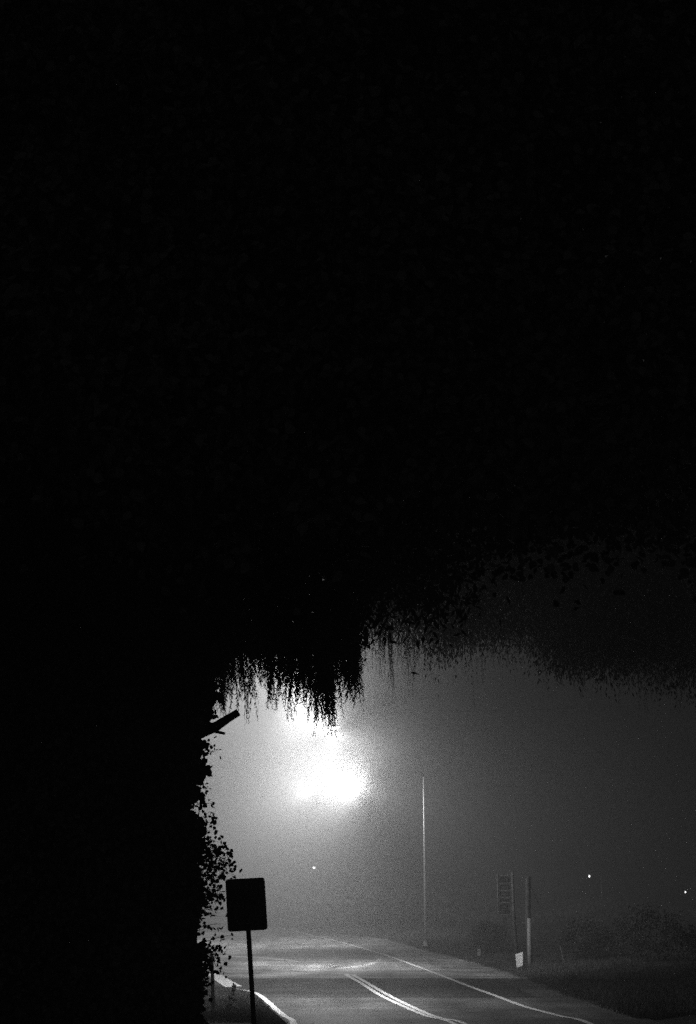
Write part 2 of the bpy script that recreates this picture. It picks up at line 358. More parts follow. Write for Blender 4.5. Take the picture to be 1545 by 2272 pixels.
def span_lamp(px, py, D, x0, x1, amps, label, extra=()):
    p = at(px, py, D); g0, g1 = gz(x0, D), gz(x1, D); root = empty('street_lamp', (p.x, D, gz(p.x, D))); o = root.location; f = p - o
    tag(root, label, 'street lamp')
    for x, g in ((x0, g0), (x1, g1)):
        m = MB(); m.tube([(x - o.x, 0, g - o.z - .3), (x - o.x, 0, f.z * .5), (x - o.x, 0, f.z + 1.3)], [.13, .11, .09], 10); m.build('pole', M['wood'], root, True)
    W = [Vector((x0 - o.x, 0, f.z + 1.15)), Vector((x0 * .5 + p.x * .5 - o.x, 0, f.z + .82)), f + Vector((0, 0, .62)), Vector((x1 * .5 + p.x * .5 - o.x, 0, f.z + .82)), Vector((x1 - o.x, 0, f.z + 1.15))]
    m = MB(); m.tube(W, .002, 5); m.build('span_wire', M['dark'], root, True)
    m = MB(); m.tube([f + Vector((0, 0, .62)), f + Vector((0, 0, .22))], .02, 6); m.build('hanger', M['dark'], root)
    q = luminaire(root, f, -1); lamp_light(root, q, amps, LAMP_W, extra=extra)
span_lamp(735, 1618, 60, -8.6, 16.5, [a * 2.1 for a in LOBES[0]], 'street lamp burning at the top of the white core of the glow', extra=[(.24, .95, -.15, 14, 420)])
span_lamp(690, 1752, 95, -12.5, 26, [a * 1.25 for a in LOBES[2]], 'street lamp burning at the lower left of the white core of the glow')
span_lamp(794, 1742, 80, -10.5, 21.5, [a * 1.05 for a in LOBES[1]], 'street lamp burning at the lower right of the white core of the glow')
mast_lamp(652, 1500, 45, -6.0, [a * 1.3 for a in LOBES[3]], 'street lamp hidden behind the hanging willow strands above the glow', extra=[(.51, .69, -.51, 10, 700), (.12, -.25, -1, 28, 260), (-.25, .6, -.75, 20, 380)])

# three lamps far off in the fog, below the brow
def far_lamp(px, py, D, label, arm=1.2, size=.10):
    p = at(px, py, D); gzv = gz(p.x, D)
    root = empty('street_lamp', (p.x + arm, D, gzv)); tag(root, label, 'street lamp', 'small far street lamps')
    hh = p.z - gzv
    m = MB(); m.tube([(0, 0, -.1), (0, 0, hh * .5), (0, 0, hh + .1)], [.09, .07, .05], 8); m.build('pole', M['steel'], root, True)
    m = MB(); m.tube([(0, 0, hh + .05), (-arm * .5, 0, hh + .32), (-arm + .2, 0, hh + .24)], [.04, .035, .03], 6); m.build('arm', M['steel'], root, True)
    m = MB(); m.box((-arm, 0, hh + .2), (.55, .26, .12)); m.build('lamp_housing', M['steel'], root, bevel=.03)
    m = MB(); vs = []; fs = []
    for rr, zz in [(.6, .135), (.9, .05), (.75, -.03), (.35, -.08)]:
        vs += [(-arm + 1.9 * size * rr * math.cos(t), size * 1.4 * rr * math.sin(t), hh + zz) for t in np.linspace(0, 2 * math.pi, 13)[:-1]]
    for i in range(3):
        for k in range(12): fs.append((i * 12 + k, i * 12 + (k + 1) % 12, (i + 1) * 12 + (k + 1) % 12, (i + 1) * 12 + k))
    fs.append(tuple(36 + k for k in range(12))); m.add(vs, fs); m.build('lens', M['smallglow'], root, True)
far_lamp(697, 1926, 165, 'small far street lamp seen in the pale fog under the big glow, above the road', size=.10)
far_lamp(1308, 1945, 150, 'tiny bright street lamp in the dark right of the utility pole', size=.055)
far_lamp(1521, 1980, 170, 'faintest and lowest tiny street lamp at the right edge of the photo', size=.05)

# ---------------------------------------------------------------- road sign seen from behind
def build_sign():
    D = 22.0; c = at(546, 2007, D); b = at(567, 2330, D)
    ground = gz(b.x, D)
    s = D / ray(546, 2007)[1] / FPX
    root = empty('road_sign', (b.x + .02, D, ground)); o = root.location
    tag(root, 'black back of a rectangular road sign on a slightly tilted post, left roadside', 'road sign')
    up = (at(551, 2060, D) - b).normalized(); foot = b + up * ((ground - .3 - b.z) / up.z)
    m = MB(); A = foot - o + Vector((0, .05, 0)); T = at(545, 1962, D) - o + Vector((0, .05, 0))
    m.tube([A, A.lerp(T, .5), T], .036, 12); m.build('post', M['sign_metal'], root, True)
    roll = R(-3.0); w_, h_ = 88 * s, 113 * s; r_ = .045
    ux = Vector((math.cos(roll), 0, -math.sin(roll))); uz = Vector((-.075, 0, 1)).normalized()
    cor = []
    for (sx, sy, a0) in ((1, 1, 0), (-1, 1, 90), (-1, -1, 180), (1, -1, 270)):
        for k in range(6):
            a = R(a0 + k * 18); cor.append((sx * (w_ / 2 - r_) + r_ * math.cos(a), sy * (h_ / 2 - r_) + r_ * math.sin(a)))
    def fn(u, v, w2):
        bend = 0.0
        if u < -w_ * .3 and v < -h_ * .38: bend = .02
        return (c - o) + ux * u + uz * v + Vector((0, w2 + .10 - bend, 0))
    m = MB(); m.prism(cor, .004, fn); m.build('panel', M['sign_metal'], root)
    for v in (.27, -.27):
        q = (c - o) + uz * v + Vector((0, 0, 0)); q.x += .012
        m = MB(); m.tube([q + Vector((0, .0, 0)), q + Vector((0, .105, 0))], .011, 6); m.build('bolt', M['steel'], root)
build_sign()

# ---------------------------------------------------------------- right verge: board sign, utility pole, yard sign, marker
def sign_board():
    D = 63.0; s = D / ray(1120, 1990)[1] / FPX
    g0 = gz(at(1142, 2120, D).x, D); b = at(1143, 2120, D)
    root = empty('directory_sign', (b.x, D, g0)); o = root.location
    tag(root, 'tall ladder-like sign of stacked dark panels on one post, left of the utility pole', 'sign')
    m = MB(); m.tube([Vector((.12, 0, -.2)), at(1141, 2040, D) - o, at(1137, 1935, D) - o], [.075, .07, .06], 8); m.build('post', M['wood'], root, True)
    m = MB(); m.tube([at(1104, 1940, D) - o, at(1106.5, 2030, D) - o], .035, 6); m.build('side_rail', M['frame'], root)
    ys = [1943, 1960, 1976, 1991, 2003, 2030]
    for i, y in enumerate(ys):
        m = MB(); a = at(1103, y + 2, D) - o; c = at(1138, y - 1, D) - o; m.tube([a, c], .028, 5); m.build('crossbar', M['frame'], root)
    for i in range(5):
        y0, y1 = ys[i] + 3, ys[i + 1] - 2
        a = at(1109, y0 + 1, D) - o; c = at(1133, y1, D) - o
        m = MB(); m.box(((a.x + c.x) / 2, .03, (a.z + c.z) / 2), (abs(c.x - a.x), .03, abs(c.z - a.z))); p = m.build('panel', M['dark'], root)
        m = MB()
        if i == 4:
            cc = at(1121, 2010, D) - o
            m.tube([cc + Vector((0, .012, 0)), cc + Vector((0, .0, 0))], .09, 14)
            for q in (2019, 2023):
                m.box(at(1122, q, D) - o, (.26, .012, .035))
        else:
            for q in (.35, .65): m.box(((a.x + c.x) / 2, .008, a.z + (c.z - a.z) * q), (abs(c.x - a.x) * .62, .012, .05))
        m.build('lettering', M['wood'], p)
    m = MB(); m.box(at(1121, 2046, D) - o, (.16, .03, .42)); m.build('hanging_plate', M['dark'], root)
    return root
sign_board()

def utility_pole():
    D = 60.0; b = at(1176, 2152, D); g0 = gz(b.x, D)
    root = empty('utility_pole', (b.x, D, g0)); o = root.location
    tag(root, 'wooden utility pole with pale sleeve on its lower part, right of white yard sign', 'utility pole')
    m = MB(); t = at(1173, 1946, D) - o
    m.tube([Vector((.03, .12, -.2)), Vector((0, .12, 1.8)), Vector((t.x, .12, t.z))], [.12, .11, .1], 12); m.build('shaft', M['wood'], root, True)
    m = MB(); a = at(1175.5, 2150, D) - o; c = at(1174, 2037, D) - o
    m.tube([a + Vector((0, -.06, 0)), a.lerp(c, .5) + Vector((0, -.06, 0)), c + Vector((0, -.06, 0))], [.085, .085, .085], 10); m.build('sleeve', M['pale'], root, True)
    m = MB(); A = at(1254, 2142, D) - o; B = Vector((t.x, .12, t.z - .1)); m.tube([A, B], .008, 4); gw = m.build('guy_wire', M['dark'], root)
    m = MB(); m.tube([A, A + (at(1243, 2098, D) - at(1254, 2142, D))], .035, 6); m.build('guy_guard', M['frame'], gw)
utility_pole()

def yard_sign():
    D = 57.0; b = at(1153, 2163, D); g0 = gz(b.x, D)
    root = empty('yard_sign', (b.x, D, g0)); o = root.location
    tag(root, 'small white lawn sign on two thin legs at the verge, foot of the directory sign', 'yard sign')
    TL, TR, BR, BL = [at(*p, D + dd) - o for p, dd in (((1144, 2117), .15), ((1160.5, 2112), -.15), ((1160, 2142), -.15), ((1147, 2147.5), .15))]
    n = (TR - TL).cross(BL - TL).normalized() * .006
    m = MB(); P = [TL, TR, BR, BL]; m.add([p - n for p in P] + [p + n for p in P], [(0, 1, 2, 3), (7, 6, 5, 4), (0, 4, 5, 1), (1, 5, 6, 2), (2, 6, 7, 3), (3, 7, 4, 0)]); pa = m.build('panel', M['white'], root)
    m = MB()
    for k, (a, c) in enumerate([(.15, .8), (.15, .6), (.15, .85), (.2, .7)]):
        v = .2 + k * .17; A = TL.lerp(TR, a).lerp(BL.lerp(BR, a), v); B = TL.lerp(TR, c).lerp(BL.lerp(BR, c), v); off = (n * -1.6 if (n.y > 0) else n * 1.6)
        m.tube([A + off, B + off], .006, 4)
    m.build('printed_lines', M['frame'], pa)
    for (top, px) in ((BL.lerp(BR, .15), 1149.5), (BL.lerp(BR, .8), 1158)):
        q = at(px, 2161, D) - o; m = MB(); m.tube([Vector((q.x, top.y, -.15)), top], .016, 6); m.build('leg', M['frame'], root)
yard_sign()

def marker():
    D = 66.0; b = at(1064, 2133, D); g0 = gz(b.x, D)
    root = empty('marker_sign', (b.x, D, g0)); o = root.location
    tag(root, 'very small pale marker sign on a thin stake at the verge, left of directory sign', 'marker sign')
    m = MB(); m.tube([(0, 0, -.1), at(1063.3, 2107, D) - o], .014, 6); m.build('stake', M['frame'], root)
    c = at(1063, 2113, D) - o; m = MB(); m.box(c + Vector((0, -.02, .0)), (.145, .01, .27)); p = m.build('panel', M['pale'], root)
    m = MB(); m.box(c + Vector((0, -.028, .05)), (.10, .004, .04)); m.build('dark_band', M['dark'], p)
marker()

def guardrail():
    D = 75.0; a = at(1360, 2082, D); b = at(1700, 2082, D)
    root = empty('guardrail', (a.x, D, gz(a.x, D))); o = root.location
    tag(root, 'low metal guardrail barely visible in the dark at the far right', 'guardrail')
    n = 14; zc = a.z
    pr = [(-.0, .15), (-.05, .09), (-.0, .03), (-.0, -.03), (-.05, -.09), (0, -.15)]
    m = MB(); V = [];
    for x in np.linspace(a.x, b.x, n):
        for (dy, dz) in pr: V.append((x - o.x, dy, zc - o.z + dz))
        for (dy, dz) in pr[::-1]: V.append((x - o.x, dy + .01, zc - o.z + dz))
    F = [(i * 12 + k, i * 12 + (k + 1) % 12, (i + 1) * 12 + (k + 1) % 12, (i + 1) * 12 + k) for i in range(n - 1) for k in range(12)]
    m.add(V, F); m.build('rail', M['wood'], root)
    for x in np.linspace(a.x + .4, b.x - .4, 5):
        g = gz(x, D); m = MB(); m.box((x - o.x, .11, (g + zc) / 2 - o.z), (.12, .16, zc - g + .2)); m.build('post', M['wood'], root)
guardrail()

# short wooden post in the leaves, left of the road sign
def wood_post():
    b = gr(474, 2248); D = b[1]; root = empty('wooden_post', (b[0], D, gz(b[0], D))); o = root.location
    tag(root, 'short weathered wooden post beside the pale stop bar, half hidden by leaves', 'post')
    t = at(470, 2112, D) - o; m = MB(); m.tube([(0, 0, -.2), t * .5, t], [.05, .048, .045], 8); m.build('shaft', M['wood'], root, True)
    m = MB(); m.tube([t - Vector((0, 0, .01)), t + Vector((0, 0, .03))], [.05, .03], 8); m.build('cap', M['wood'], root)
wood_post()

# bits of debris lying on the junction
for i, (x, y, lw) in enumerate([(733, 2142, .30), (741, 2146, .36)]):
    p = gr(x, y); n = 9
    out = [(lw * .5 * math.cos(t) * (1 + .3 * math.sin(3 * t + i)), .16 * math.sin(t) * (1 + .25 * math.cos(2 * t + i))) for t in np.linspace(0, 2 * math.pi, n + 1)[:-1]]
    m = MB(); m.prism(out, .03, lambda u, v, w2: (u, v, w2 + .025 + .04 * u)); o = m.build('paper_scrap', M['white'])
    o.location = (p[0], p[1], .004); tag(o, ['flattened pale scrap on the junction, the farther and left of two', 'flattened pale scrap on the junction, the nearer and right of two'][i], 'litter', 'scraps on the junction')

# ---------------------------------------------------------------- trees
def limb(m, a, b, r0, r1, bow=.1, n=6, seg=5):
    a, b = Vector(a), Vector(b); k = (b - a).length * bow
    off = Vector((random.uniform(-1, 1), random.uniform(-1, 1), random.uniform(.2, 1))) * k
    P = [a.lerp(b, t) + off * math.sin(math.pi * t) for t in np.linspace(0, 1, seg)]
    m.tube(P, list(np.linspace(r0, r1, seg)), n); return P
def crown_cloud(n_cl, per, box, keep, rad, L, W, shape, droop=.5):
    """leaves in clusters inside a volume"""
    lo = np.array([b[0] for b in box]); hi = np.array([b[1] for b in box])
    C = rng.uniform(lo, hi, (n_cl * 3, 3)); C = C[keep(C)][:n_cl]
    n = len(C) * per
    P = np.repeat(C, per, 0) + rng.normal(size=(n, 3)) * rad
    D = rng.normal(size=(n, 3)); D[:, 2] -= droop
    s = rng.uniform(.7, 1.25, n)
    return leaves(P, D, L * s, W * s, shape), C

def floor_line(sl, jit=.5):
    def k(C):
        lim = CAMH + sl * C[:, 1] + .4 * np.sin(C[:, 0] * 1.3) + jit
        return C[:, 2] > lim
    return k

# (1) ivy-clad tree at the left edge
def ivy_tree():
    root = empty('ivy_covered_tree', (-4.4, 19.5, gz(-4.4, 19.5))); o = root.location
    tag(root, 'huge black ivy-clad tree filling the left edge, with a sawn-off branch stub', 'tree')
    F = lambda x, y, z: Vector((x, y, z)) - o
    m = MB(); m.tube([F(-4.5, 19.5, o.z - .4), F(-4.4, 19.5, o.z + .5), F(-4.3, 19.4, 4), F(-4.2, 19.2, 7.5), F(-4.3, 18.8, 11)], [1.15, .9, .78, .7, .55], 14)
    m.build('trunk', M['bark'], root, True)
    m = MB()
    for (b, r) in [((-8, 15, 15), .28), ((-2.2, 14, 14), .3), ((.2, 16, 13), .22), ((-5, 12, 13), .25), ((-6.5, 19, 15.5), .25), ((-.8, 19, 15), .25)]:
        P = limb(m, F(-4.25, 19.0, 8 + random.random() * 2.5), F(*b), r, .06, .12, 7, 7)
        for q in P[2:]:
            for _ in range(2): limb(m, q, q + Vector((random.uniform(-1.6, 1.6), random.uniform(-1.6, 1.6), random.uniform(-.2, 1.6))), .05, .015, .1, 5, 4)
    m.build('limbs', M['bark'], root, True)
    # sawn branch stub and its snag
    D = 20.0
    m = MB(); P = [at(x, y, D) - o for x, y in ((395, 1640), (450, 1622), (480, 1612), (505, 1595), (530, 1580))]
    m.tube(P, [.13, .09, .07, .058, .052], 12)
    P = [at(x, y, D) - o for x, y in ((468, 1618), (480, 1624), (492, 1626), (500, 1628))]; m.tube(P, [.03, .024, .02, .018], 7)
    m.build('branch_stub', M['bark'], root, True)
    # ivy: dense sleeve around the trunk, ragged outer edge following the photo
    ys_ = np.array([1380, 1500, 1560, 1600, 1640, 1700, 1760, 1800, 1850, 1900, 1950, 2000, 2050, 2100, 2150, 2200, 2240, 2300, 2400])
    xs_ = np.array([520, 470, 455, 440, 436, 432, 424, 418, 425, 424, 418, 420, 420, 425, 425, 430, 428, 420, 420])
    n = 150000
    y = rng.uniform(1180, 2420, n); xm = np.interp(y, ys_, xs_) + 10 * np.sin(y * .045) + 9 * np.sin(y * .11 + 2) + 5 * np.sin(y * .31)
    x = xm - np.where(rng.random(n) < .45, rng.exponential(70, n), rng.uniform(0, 1, n) * (xm + 60)); x += rng.normal(0, 9, n)
    D_ = rng.uniform(17.8, 21.2, n)
    u = (x - CX) / FPX; v = -(y - CY) / FPX; ry = CT - v * ST; rz = ST + v * CT
    P = np.stack([u / ry * D_, D_, CAMH + rz / ry * D_], -1); P = P[P[:, 2] > .55]
    n = len(P)
    d = rng.normal(size=(n, 3)); d[:, 2] -= .6; s = rng.uniform(.6, 1.2, n)
    V = leaves(P - np.array(o), d, .095 * s, .085 * s, HEART)
    np_mesh('ivy', V, 6, M['leaf'], root)
    V, C = crown_cloud(2800, 110, [(-9, 1.2), (12, 20.5), (5.5, 18)], floor_line(.215, .9), .38, .115, .085, HEART)
    np_mesh('crown', V - np.tile(np.array(o), (len(V), 1)), 6, M['leaf'], root)
ivy_tree()

# (2) leafy sapling whose sprays stick out beside the sign
def sapling():
    D0 = 21.3; root = empty('sapling', (-2.75, D0, gz(-2.75, D0))); o = root.location
    tag(root, 'leafy sapling with sprays of small round leaves in silhouette just left of the road sign', 'sapling')
    m = MB(); base_ = Vector((0, 0, -.1)); P = [base_] + [at(x, y, D0) - o for x, y in ((428, 2180), (436, 2050), (428, 1930), (438, 1830), (445, 1780))]
    m.tube(P, [.035, .03, .026, .02, .012, .006], 7); m.build('stem', M['bark'], root, True)
    m = MB(); C = []; Dr = []
    tips = [(470, 1655, 1), (478, 1668, 1), (455, 1692, 1), (460, 1706, .8), (452, 1740, .7), (472, 1782, 1), (466, 1800, 1), (478, 1822, 1), (470, 1842, 1), (460, 1862, 1), (484, 1868, 1.2), (495, 1878, 1), (490, 1892, 1.2), (508, 1896, 1), (505, 1902, 1.2), (516, 1918, 1.2), (520, 1921, 1), (485, 1925, 1.2),
            (522, 1942, 1), (505, 1948, .8), (480, 1950, 1), (495, 1972, 1), (488, 1985, 1.2), (498, 1992, 1), (475, 1990, 1.2), (470, 2012, 1), (496, 2018, .4), (486, 2033, .5), (492, 2050, .4), (524, 2074, .18), (470, 2085, 1), (480, 2100, 1), (496, 2110, 1), (478, 2118, 1.2), (486, 2128, 1), (476, 2140, 1.2), (492, 2143, .9), (468, 2160, 1), (508, 2160, .25), (462, 2180, .8), (455, 2215, .7),
            (448, 1725, .8), (446, 1760, .9), (455, 1880, 1.2), (460, 1905, 1.3), (465, 1940, 1.2), (455, 1965, 1.3), (450, 2030, 1.2), (452, 2062, 1.2), (455, 2125, 1.3), (450, 2150, 1.2)]
    for (tx, ty, dens) in tips:
        D = D0 + random.uniform(-.7, .5); a = at(418 + random.uniform(-8, 14), ty + random.uniform(-5, 35), D); b = at(tx, ty, D + random.uniform(-.3, .3))
        Q = limb(m, a - o, b - o, .006, .002, .13, 4, 8)
        L = (b - a).length; k = max(2, int(L / .014 * dens))
        for i in range(k):
            t = .12 + .9 * (i + random.random() * .6) / k; t = min(t, .999); j = min(int(t * 7), 6); q = Q[j].lerp(Q[j + 1], t * 7 - j) + Vector(rng.normal(size=3) * .04)
            C.append(tuple(q)); dd = rng.normal(size=3) + np.array([.3, 0, -.6]); Dr.append(dd)
            m.tube([q, q + Vector(dd) * -.01], .0015, 3)
    m.build('twigs', M['bark'], root)
    C = np.array(C); n = len(C); s = rng.uniform(.65, 1.2, n)
    np_mesh('foliage', leaves(C, np.array(Dr), .066 * s, .058 * s, HEART), 6, M['leaf'], root)
sapling()

# (3) thick hedge under the ivy tree
def hedge():
    root = empty('laurel_hedge', (-5.2, 22.5, gz(-5.2, 22.5))); o = root.location
    tag(root, 'dense black hedge at the foot of the ivy-clad tree, lower left corner', 'hedge')
    m = MB()
    for k in range(26):
        x = random.uniform(-3.4, 3.0) ; y = random.uniform(-1.2, 2)
        if x > 2.2: continue
        limb(m, (x, y, -.3), (x + random.uniform(-.5, .4), y + random.uniform(-.4, .4), random.uniform(1.6, 2.8)), .03, .008, .08, 5, 5)
    m.build('stems', M['bark'], root, True)
    n = 70000
    y = rng.uniform(1900, 2600, n); D_ = rng.uniform(21.6, 25.5, n)
    lim = 436 - 12 * np.cos(y * .03) ; x = lim - np.where(rng.random(n) < .4, rng.exponential(100, n), rng.uniform(0, 520, n))
    u = (x - CX) / FPX; v = -(y - CY) / FPX; ry = CT - v * ST; rz = ST + v * CT
    P = np.stack([u / ry * D_, D_, CAMH + rz / ry * D_], -1); P = P[P[:, 2] > ground_z(P[:, 0], P[:, 1])]; n = len(P)
    s = rng.uniform(.7, 1.2, n)
    np_mesh('foliage', leaves(P - np.array(o), rng.normal(size=(n, 3)), .11 * s, .06 * s, HEART), 6, M['leaf'], root)
hedge()

# willow strands
def strand_leaves(m, top, bot, acc, spacing=.026, L0=.12, spread=1.9, D0=None):
    top = np.array(top); bot = np.array(bot); ln = np.linalg.norm(bot - top); n = max(3, int(ln / spacing))
    t = np.linspace(0, 1, n); ph = random.uniform(0, 6.28)
    sway = np.stack([np.sin(t * 3.2 + ph) * .11 * t, np.cos(t * 2.6 + ph) * .11 * t, 0 * t], -1) * min(1, ln)
    P = top + (bot - top) * t[:, None] + sway
    if m is not None:
        ii = np.linspace(0, n - 1, 5).astype(int); m.tube([P[i] for i in ii], [.005, .004, .003, .0025, .0015], 3, False)
    d = np.zeros((n, 3)); d[:, 2] = -1; d += rng.normal(size=(n, 3)) * np.array([.38, .38, .15]) * spread
    s = rng.uniform(.6, 1.15, n) * (1 - .45 * t ** 3)
    acc.append((P, d, L0 * s,   .25 * L0 * s * rng.uniform(.9, 1.5, n)))
def flush(acc, name, root, o):
    P = np.concatenate([a[0] for a in acc]); d = np.concatenate([a[1] for a in acc]); L = np.concatenate([a[2] for a in acc]); W = np.concatenate([a[3] for a in acc])
    np_mesh(name, leaves(P, d, L, W, LANCE), 4, M['willow_leaf'], root)

def willow():
    root = empty('willow_tree', (-7.2, 28, gz(-7.2, 28))); o = root.location; oo = np.array(o)
    tag(root, 'weeping willow whose crisp black strands hang in front of the white glow', 'willow tree')
    m = MB(); m.tube([(0, 0, -.3), (.2, 0, 3), (.6, 0, 6), (1.2, -.2, 9)], [.75, .6, .5, .4], 12); m.build('trunk', M['bark'], root, True)
    m = MB()
    for (b, r) in [((-2, -1, 14), .25), ((3, -2, 15), .28), ((8, 0, 12.5), .26), ((6, 2, 14), .2), ((5, -3, 11), .2), ((0, 3, 14), .2), ((9, -1, 10.5), .16)]:
        P = limb(m, Vector((1.2, -.2, 8.5 + random.random())), Vector(b), r, .05, .14, 7, 7)
        for q in P[2:]:
            for _ in range(2): limb(m, q, q + Vector((random.uniform(-1.5, 1.5), random.uniform(-1.5, 1.5), random.uniform(-.8, .8))), .04, .012, .12, 5, 4)
    m.build('limbs', M['bark'], root, True)
    V, C = crown_cloud(5200, 70, [(-11, 2.2), (21, 33), (7.0, 19)], lambda C: (C[:, 2] > CAMH + (.180 + .012 * sstep(-.5, 1.0, C[:, 0])) * C[:, 1] + .25 * np.sin(C[:, 0] * 2.1)) & (C[:, 0] < 1.2 + .5 * np.sin(C[:, 2]) + .012 * (C[:, 1] - 20)), .36, .18, .065, LANCE, 1.2)
    np_mesh('crown', V - oo, 4, M['willow_leaf'], root)
    # hanging strands: clump list (x, lowest y, how many, spread in x)
    clumps = [(440, 1552, 34, 22), (466, 1580, 34, 18), (487, 1584, 26, 13), (505, 1575, 20, 11), (519, 1574, 16, 9), (535, 1584, 9, 7), (545, 1530, 10, 8), (561, 1597, 6, 5), (572, 1512, 8, 8), (589, 1547, 9, 7), (603, 1567, 18, 11), (625, 1566, 20, 14), (653, 1590, 22, 15), (640, 1545, 12, 10), (672, 1552, 18, 11),
              (692, 1592, 17, 9), (684, 1560, 16, 10), (709, 1625, 17, 6), (720, 1622, 20, 9), (735, 1625, 20, 9), (747, 1607, 14, 7), (728, 1585, 26, 18), (763, 1548, 18, 9), (777, 1552, 20, 10), (797, 1567, 13, 6), (788, 1545, 16, 9)]
    acc = []; m = MB()
    for (cx_, yb, n, w2) in clumps:
        n = int(n * 1.5)
        Dc = random.uniform(26, 30)
        for k in range(n):
            D = Dc + random.uniform(-.6, .6); dx = random.uniform(-1, 1) if k > 1 else 0
            drop = (abs(dx) ** 1.3 * .75 + (random.random() ** 2 * .45 if k > 1 else 0)) * (yb - 1445)
            yb2 = max(yb - drop, 1440); x1 = cx_ + dx * w2 * .75 + random.gauss(0, 1.2); x0 = cx_ + dx * w2 * 1.5 - 5
            if x1 > 799: x1 = 799
            if (694 < x1 < 702 or 741 < x1 < 746) and yb2 > 1462: continue
            if yb2 > 1470: yb2 += 8
            strand_leaves(m, at(x0, 1395 + random.uniform(-30, 15), D) - o, at(x1, yb2, D) - o, acc)
    for k in range(460):                                    # short filler strands that close the upper part
        x = random.uniform(430, 790); D = random.uniform(25, 31)
        yb = 1444 + abs(random.gauss(0, 16)) * (.3 if 535 < x < 600 or 634 < x < 662 else 1) + max(0, (525 - x) * 1.1)
        strand_leaves(None, at(x, 1370 + random.uniform(-20, 20), D) - o, at(x + random.gauss(0, 3), yb, D) - o, acc, .03)
    m.build('strands', M['bark'], root); flush(acc, 'hanging_leaves', root, o)
willow()

# far willow, grey in the fog
def far_willow():
    root = empty('willow_tree', (14.5, 52, gz(14.5, 52))); o = root.location; oo = np.array(o)
    tag(root, 'farther willow, its faint hazy strands hanging to the right of the glow', 'willow tree')
    m = MB(); m.tube([(0, 0, -.3), (-.2, 0, 4), (-.8, 0, 8), (-1.6, -.2, 12)], [.7, .58, .48, .38], 10); m.build('trunk', M['bark'], root, True)
    m = MB()
    for (b, r) in [((-12, 0, 14), .24), ((-9, -1, 17), .24), ((-5, 1, 19), .24), ((2, 0, 17), .2), ((-8, 2, 13.5), .2), ((-13, -1, 15.5), .16)]:
        P = limb(m, Vector((-1.6, -.2, 11 + random.random())), Vector(b), r, .05, .14, 7, 7)
        for q in P[2:]:
            for _ in range(2): limb(m, q, q + Vector((random.uniform(-1.5, 1.5), random.uniform(-1.5, 1.5), random.uniform(-.8, .8))), .04, .012, .12, 5, 4)
    m.build('limbs', M['bark'], root, True)
    V, C = crown_cloud(4200, 80, [(-.5, 17), (47, 57), (9.0, 21)], lambda C: C[:, 2] > CAMH + (.174 - .03 * sstep(3.5, 13, C[:, 0])) * C[:, 1] + .35 * np.sin(C[:, 0] * 1.3) + .3 * np.sin(C[:, 0] * 2.9 + 1), .45, .17, .05, LANCE, 2.5)
    np_mesh('crown', V - oo, 4, M['willow_leaf'], root)
    acc = []; m = MB()
    cl = [(806, 1478, 6, 5), (812, 1490, 3, 2), (822, 1462, 6, 5), (838, 1485, 7, 5), (849, 1508, 6, 2.5), (856, 1480, 6, 4), (866, 1530, 8, 2.5), (868, 1557, 4, 1.5), (863, 1510, 6, 3), (880, 1478, 6, 4), (893, 1490, 6, 4), (903, 1528, 6, 2), (908, 1505, 6, 3), (916, 1520, 6, 3), (922, 1544, 4, 1.5), (932, 1488, 6, 4), (946, 1502, 6, 4), (958, 1510, 4, 3), (972, 1488, 7, 6), (990, 1480, 8, 8), (1015, 1478, 8, 8), (1045, 1470, 8, 9)]
    for k in range(170):
        x = random.uniform(985, 1570); D = random.uniform(47, 55); yb = 1430 + (x - 985) * .16 + random.expovariate(1 / 22) + 14 * math.sin(x * .031) + 12 * math.sin(x * .083 + 1)
        strand_leaves(None, at(x + random.gauss(0, 3), 1395, D) - o, at(x, yb, D) - o, acc, .05, .12)
    for (cx_, yb, n, sp) in cl:
        Dc = random.uniform(47, 52)
        for k in range(n):
            D = Dc + random.uniform(-.8, .8); q = random.random() ** (1.5 if k else 50); yb2 = yb - q * (yb - 1425); x1 = cx_ + random.gauss(0, sp * .7)
            strand_leaves(m, at(x1 + random.gauss(0, 3), 1390, D) - o, at(x1, yb2, D) - o, acc, .045, .1)
    m.build('strands', M['bark'], root); flush(acc, 'hanging_leaves', root, o)
far_willow()

# broadleaf tree overhanging the road from the right, trunk outside the picture
def overhang():
    root = empty('roadside_tree', (9.6, 15.5, gz(9.6, 15.5))); o = root.location; oo = np.array(o)
    tag(root, 'unlit broadleaf tree whose black canopy fills the upper right of the photo', 'tree')
    m = MB(); m.tube([(0, 0, -.3), (-.1, 0, 2), (-.5, 0, 5), (-1.0, 0, 8)], [.65, .5, .42, .34], 12); m.build('trunk', M['bark'], root, True)
    m = MB()
    for (b, r) in [((-9, -1, 9), .22), ((-6, -3, 10), .22), ((-7, 2, 12), .2), ((-3, 1, 14), .2), ((1.5, 0, 12), .18), ((-10, 1, 11), .16), ((-5, -5, 7.5), .15)]:
        P = limb(m, Vector((-.9, 0, 6 + random.random() * 2)), Vector(b), r, .04, .12, 7, 7)
        for q in P[2:]:
            for _ in range(3): limb(m, q, q + Vector((random.uniform(-1.3, 1.3), random.uniform(-1.3, 1.3), random.uniform(-.3, 1.3))), .04, .01, .12, 5, 4)
    m.build('limbs', M['bark'], root, True)
    V, C = crown_cloud(3800, 120, [(-2.5, 9.5), (11.5, 20.5), (5, 19)], lambda C: C[:, 2] > CAMH + C[:, 1] * .205 + .15 * np.sin(C[:, 0] * 2.3) + .9, .36, .105, .08, HEART)
    np_mesh('crown', V - oo, 6, M['leaf'], root)
overhang()

